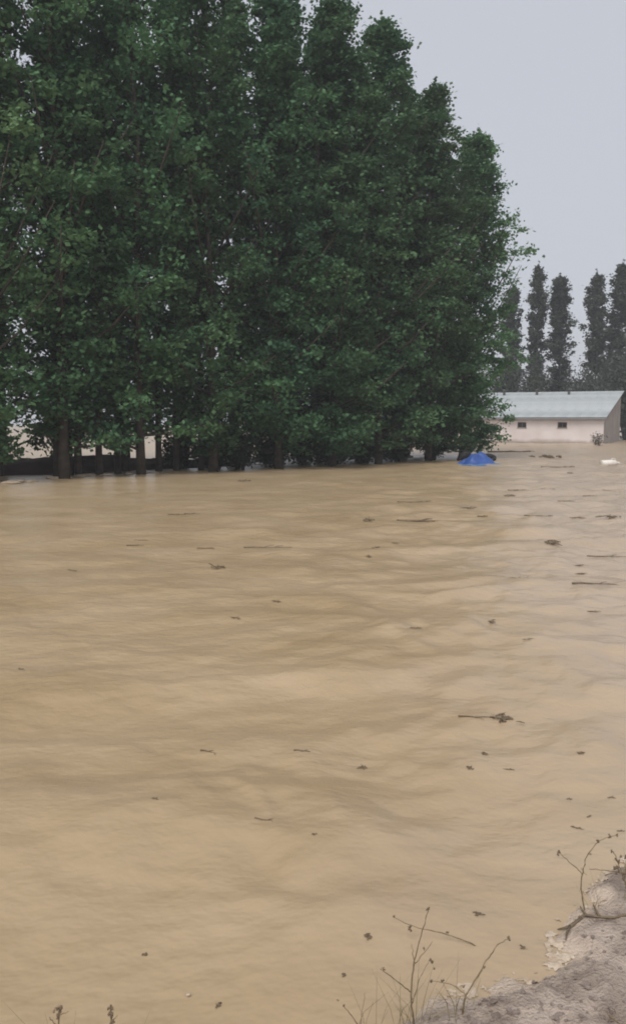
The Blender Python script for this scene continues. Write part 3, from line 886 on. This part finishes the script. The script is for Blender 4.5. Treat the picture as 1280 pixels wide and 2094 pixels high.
# ------------------------------------------------------------------ foam along the bank and the tree feet
r = random.Random(4)
def foam_sheet(P0, P1, step, mask_fn):
    """lacy foam: a thin raised sheet kept only where the foam clings"""
    xs, ys = np.arange(P0[0], P1[0], step), np.arange(P0[1], P1[1], step)
    X, Y = np.meshgrid(xs, ys)
    bzz, bs = bank_z(X, Y)
    mk = mask_fn(X, Y, bs)
    Z = np.maximum(bzz, wave(X, Y) * calm(X, Y)) + 0.002 + 0.008 * np.clip(mk, 0, 1) + 0.002 * fbm(X * 60, Y * 60, 2)
    idx = np.arange(X.size).reshape(X.shape)
    keep = (mk[:-1, :-1] > 0) & (mk[1:, 1:] > 0) & (mk[:-1, 1:] > 0) & (mk[1:, :-1] > 0)
    q = np.stack([idx[:-1, :-1], idx[:-1, 1:], idx[1:, 1:], idx[1:, :-1]], -1)[keep]
    V = np.stack([X, Y, Z], -1).reshape(-1, 3)
    used, inv = np.unique(q.reshape(-1), return_inverse=True)
    me = quads_mesh('foam', V[used], inv.reshape(-1, 4), M['foam'])
    me.shade_smooth()
    return me
fa, fb = ground(900, 2060), ground(1420, 1770)
def fmask(X, Y, s):
    e = 1 - np.abs(s - 0.015) / 0.055
    n1 = fbm(X * 11, Y * 11, 3) * 0.45 + fbm(X * 48 + 7, Y * 48, 2) * 0.55
    right = np.clip((X - 0.35) / 0.4, 0, 1)
    return np.where(e > -0.4, e * 0.7 + n1 - 0.45, -1) * right
fo = link('foam', foam_sheet((0.4, 2.3), (2.3, 4.1), 0.006, fmask))
tag(fo, 'pale foam and straw washed along the bank edge', 'foam', kind='stuff')
fo = MB()
for a, b, n in (((10, 988), (70, 984), 8), ((100, 979), (150, 977), 8), ((165, 975), (220, 973), 6), ((265, 970), (320, 967), 7)):
    for k in range(n):
        t = r.random()
        p = ground(a[0] + (b[0] - a[0]) * t, a[1] + (b[1] - a[1]) * t + r.uniform(-1, 1))
        fo.blob((p.x, p.y, wz(p.x, p.y) + .02), r.uniform(.12, .3), r.uniform(.1, .3), .05, r.random(), .3, 7, 4)
tag(fo.build('foam', M['foam'], None, True), 'white foam caught against the trunks at the left', 'foam', kind='stuff')

# clods and stones bedded in the bank
cl = MB()
for k in range(420):
    px, py = r.uniform(840, 1300), r.uniform(1850, 2130)
    p = ground(px, py, .08)
    z = bz(p.x, p.y)
    if z < 0.03: continue
    s = r.uniform(.003, .008) * (2.2 if k % 14 == 0 else 1)
    cl.blob((p.x, p.y, z + s * .2), s * r.uniform(.8, 1.6), s * r.uniform(.8, 1.4), s * .7, k, .35, 6, 4)
tag(cl.build('gravel', M['clod'], None), 'small wet clods and stones on the bank', 'gravel', kind='stuff')

# dark root lying along the top of the bank
def on_bank(px, py, up=0.01):
    p = ground(px, py, .07)
    return Vector((p.x, p.y, max(bz(p.x, p.y), 0.0) + up))
root = empty('driftwood_root', on_bank(1160, 1872))
o0 = root.location.copy()
pts = [on_bank(*q, .008) - o0 for q in ((1140, 1870), (1165, 1874), (1195, 1862), (1225, 1862), (1255, 1868), (1300, 1862))]
m_ = MB(); m_.tube(pts, [.002, .008, .0045, .0045, .005, .0045], 7); m_.build('shaft', M['wood'], root, True)
for q in (((1165, 1874), (1158, 1892), (1157, 1900)), ((1200, 1862), (1190, 1850), (1186, 1842)), ((1225, 1862), (1215, 1850), (1212, 1846))):
    m_ = MB(); m_.tube([on_bank(*w_, .012) - o0 for w_ in q], [.006, .004, .002], 5); m_.build('side_root', M['wood'], root, True)
tag(root, 'dark forked root lying along the edge of the bank', 'driftwood')

# ------------------------------------------------------------------ dry weeds on the bank
def weed(name, label, base_px, stems, heads, blades=0, seed=0, gz=0.06):
    """stems: [(part name, [(px, py, dy)], r0, r1)]; dy = metres nearer (-) or farther (+) than the foot"""
    r = random.Random(seed)
    b = ground(*base_px, gz)
    Y = b.y
    base = Vector((b.x, b.y, max(bz(b.x, b.y), -.05)))
    o = empty(name, base)
    tag(o, label, 'weed', 'dry weeds on the near bank')
    first = True
    for nm, pts, r0, r1 in stems:
        P = [at(px, py, Y + dy) - base for px, py, dy in pts]
        if nm == 'stem':
            P = [Vector((P[0].x, P[0].y, min(P[0].z, 0) - .05))] + P
        # smooth by midpoint subdivision
        for _ in range(2):
            Q = [P[0]]
            for a, c in zip(P[:-1], P[1:]):
                Q += [a.lerp(c, .25), a.lerp(c, .75)]
            Q.append(P[-1]); P = Q
        n = len(P)
        P = [q + Vector((r.gauss(0, .0015), r.gauss(0, .0015), 0)) for q in P]
        m_ = MB(); m_.tube(P, [(r0 + (r1 - r0) * i / (n - 1)) * .72 for i in range(n)], 6); m_.build(nm, M['stalk'], o, True)
    for px, py, dy, s in heads:
        s *= .7
        c = at(px, py, Y + dy) - base
        m_ = MB()
        for k in range(6):
            m_.blob(c + Vector((r.gauss(0, s * .55), r.gauss(0, s * .5), r.gauss(0, s * .6))), s * .45, s * .45, s * .6, seed * 7 + k, .4, 6, 4)
        for k in range(5):
            d = Vector((r.gauss(0, 1), r.gauss(0, 1), abs(r.gauss(0, 1)))).normalized() * s * 1.6
            m_.tube([c, c + d], [s * .12, s * .04], 4)
        m_.build('seed_head', M['seed'], o)
    for k in range(blades * 3):
        a = r.uniform(0, 6.28); h = r.uniform(.05, .27); l_ = r.uniform(.02, .16)
        q = Vector((r.gauss(0, .025), r.gauss(0, .025), -.03))
        P = [q, q + Vector((l_ * .3 * math.cos(a), l_ * .3 * math.sin(a), h * .5)), q + Vector((l_ * math.cos(a), l_ * math.sin(a), h))]
        m_ = MB(); m_.tube(P, [.0022, .0018, .0006], 4, .4); m_.build('blade', M['grass_dry'], o)
    return o

weed('dry_weed', 'tallest dry weed with forked stem at the bottom edge', (842, 2078),
     [('stem', [(845, 2075, 0), (838, 2030, 0), (845, 1975, 0), (858, 1920, .03), (872, 1870, .05), (876, 1856, .06)], .0055, .0016),
      ('branch', [(838, 2028, 0), (812, 2005, -.03), (787, 1990, -.05), (783, 1978, -.05)], .003, .0012),
      ('branch', [(846, 1975, 0), (843, 1945, .02), (842, 1930, .04)], .003, .001),
      ('branch', [(846, 1972, 0), (870, 1945, .02), (884, 1925, .03)], .0025, .001),
      ('branch', [(840, 2060, 0), (858, 2000, -.04), (866, 1985, -.04), (880, 1960, -.04)], .002, .001)],
     [(876, 1860, .06, .008), (784, 1983, -.05, .007), (866, 1940, .02, .006), (880, 1966, -.04, .009), (888, 1982, -.02, .006)], 7, 1)
weed('dry_weed', 'thin dead stalk lying across behind the tallest weed', (985, 1938),
     [('stem', [(985, 1937, .0), (945, 1922, 0), (912, 1910, 0), (880, 1902, 0), (840, 1894, 0), (806, 1875, 0)], .0040, .0014)],
     [(838, 1897, 0, .012), (914, 1909, 0, .007), (805, 1874, 0, .006)], 0, 2, 0.0)
weed('dry_weed', 'leaning weed stem with hooked tip right of the tallest weed', (944, 2062),
     [('stem', [(945, 2060, 0), (955, 2030, 0), (978, 1992, .01), (998, 1960, .02), (1012, 1938, .03), (1025, 1925, .03), (1042, 1917, .03)], .0048, .0014),
      ('branch', [(952, 2036, 0), (925, 2012, 0), (900, 2008, 0), (880, 2006, 0)], .0022, .001)],
     [(1040, 1919, .03, .009), (990, 1978, .02, .006), (882, 2006, 0, .007), (904, 2006, 0, .007), (948, 2019, 0, .006), (944, 2064, 0, .008)], 3, 3)
weed('dry_weed', 'short bare stalk at the bottom edge left of the tallest weed', (735, 2105),
     [('stem', [(735, 2105, 0), (722, 2080, 0), (704, 2058, 0)], .0035, .0014), ('branch', [(735, 2100, 0), (742, 2060, 0), (746, 2030, 0)], .0016, .0008)],
     [(703, 2057, 0, .006), (691, 2046, 0, .005)], 3, 4)
weed('dry_weed', 'arching weed with drooping tip at the right', (1192, 1852),
     [('stem', [(1194, 1852, 0), (1186, 1815, 0), (1190, 1780, 0), (1200, 1748, .02), (1220, 1722, .04), (1240, 1712, .04), (1262, 1708, .04)], .0048, .0014),
      ('branch', [(1190, 1788, 0), (1168, 1766, 0), (1140, 1743, 0)], .0032, .0016),
      ('branch', [(1188, 1776, 0), (1198, 1790, 0)], .002, .001)],
     [(1142, 1744, 0, .010), (1222, 1720, .04, .009), (1205, 1745, .02, .006), (1246, 1711, .04, .010), (1262, 1708, .04, .008)], 2, 5)
weed('dry_weed', 'tangled seedy weed clump at the right edge', (1285, 1830),
     [('stem', [(1285, 1830, 0), (1276, 1800, 0), (1262, 1765, 0), (1256, 1745, .02), (1248, 1738, .02)], .0045, .0015),
      ('branch', [(1290, 1790, 0), (1255, 1782, 0), (1225, 1779, 0), (1203, 1777, 0)], .0034, .0015),
      ('branch', [(1276, 1800, 0), (1280, 1770, 0), (1279, 1750, 0)], .003, .001),
      ('branch', [(1270, 1790, 0), (1290, 1760, 0), (1300, 1740, 0)], .003, .001)],
     [(1256, 1778, 0, .018), (1262, 1762, 0, .012), (1250, 1742, .02, .009), (1276, 1790, 0, .014), (1278, 1752, 0, .010), (1268, 1752, 0, .008), (1280, 1806, 0, .012)], 4, 6)
weed('dry_weed', 'left of two dark weed tips at the bottom left edge', (116, 2150),
     [('stem', [(116, 2150, 0), (120, 2100, 0), (122, 2062, 0)], .0045, .003), ('branch', [(119, 2100, 0), (108, 2088, 0), (102, 2080, 0)], .003, .001), ('branch', [(121, 2075, 0), (140, 2069, 0)], .003, .001)],
     [(121, 2064, 0, .014), (120, 2080, 0, .010)], 2, 7)
weed('dry_weed', 'right of two dark weed tips at the bottom left edge', (228, 2150),
     [('stem', [(228, 2150, 0), (228, 2100, 0), (227, 2060, 0)], .0045, .003), ('branch', [(228, 2090, 0), (240, 2078, 0)], .003, .001)],
     [(227, 2062, 0, .010), (228, 2076, 0, .013), (229, 2090, 0, .009)], 2, 8)
weed('dry_weed', 'curled dark stalk in the bottom right corner', (1275, 2105),
     [('stem', [(1275, 2105, 0), (1262, 2088, 0), (1247, 2079, 0)], .004, .003)], [(1247, 2080, 0, .007)], 1, 9)

# ------------------------------------------------------------------ rainy haze
hz_m = bpy.data.materials.new('haze')
hz_m.use_nodes = True
n, l = hz_m.node_tree.nodes, hz_m.node_tree.links
n.remove(n['Principled BSDF'])
pv = n.new('ShaderNodeVolumePrincipled')
pv.inputs['Color'].default_value = (0.9, 0.92, 0.95, 1)
pv.inputs['Density'].default_value = 0.0012
l.new(pv.outputs['Volume'], n['Material Output'].inputs['Volume'])
hb = MB(); hb.box(-420, 420, -70, 430, -1.5, 24)
tag(hb.build('haze', hz_m), 'thin grey rain haze over the whole flood', kind='stuff')
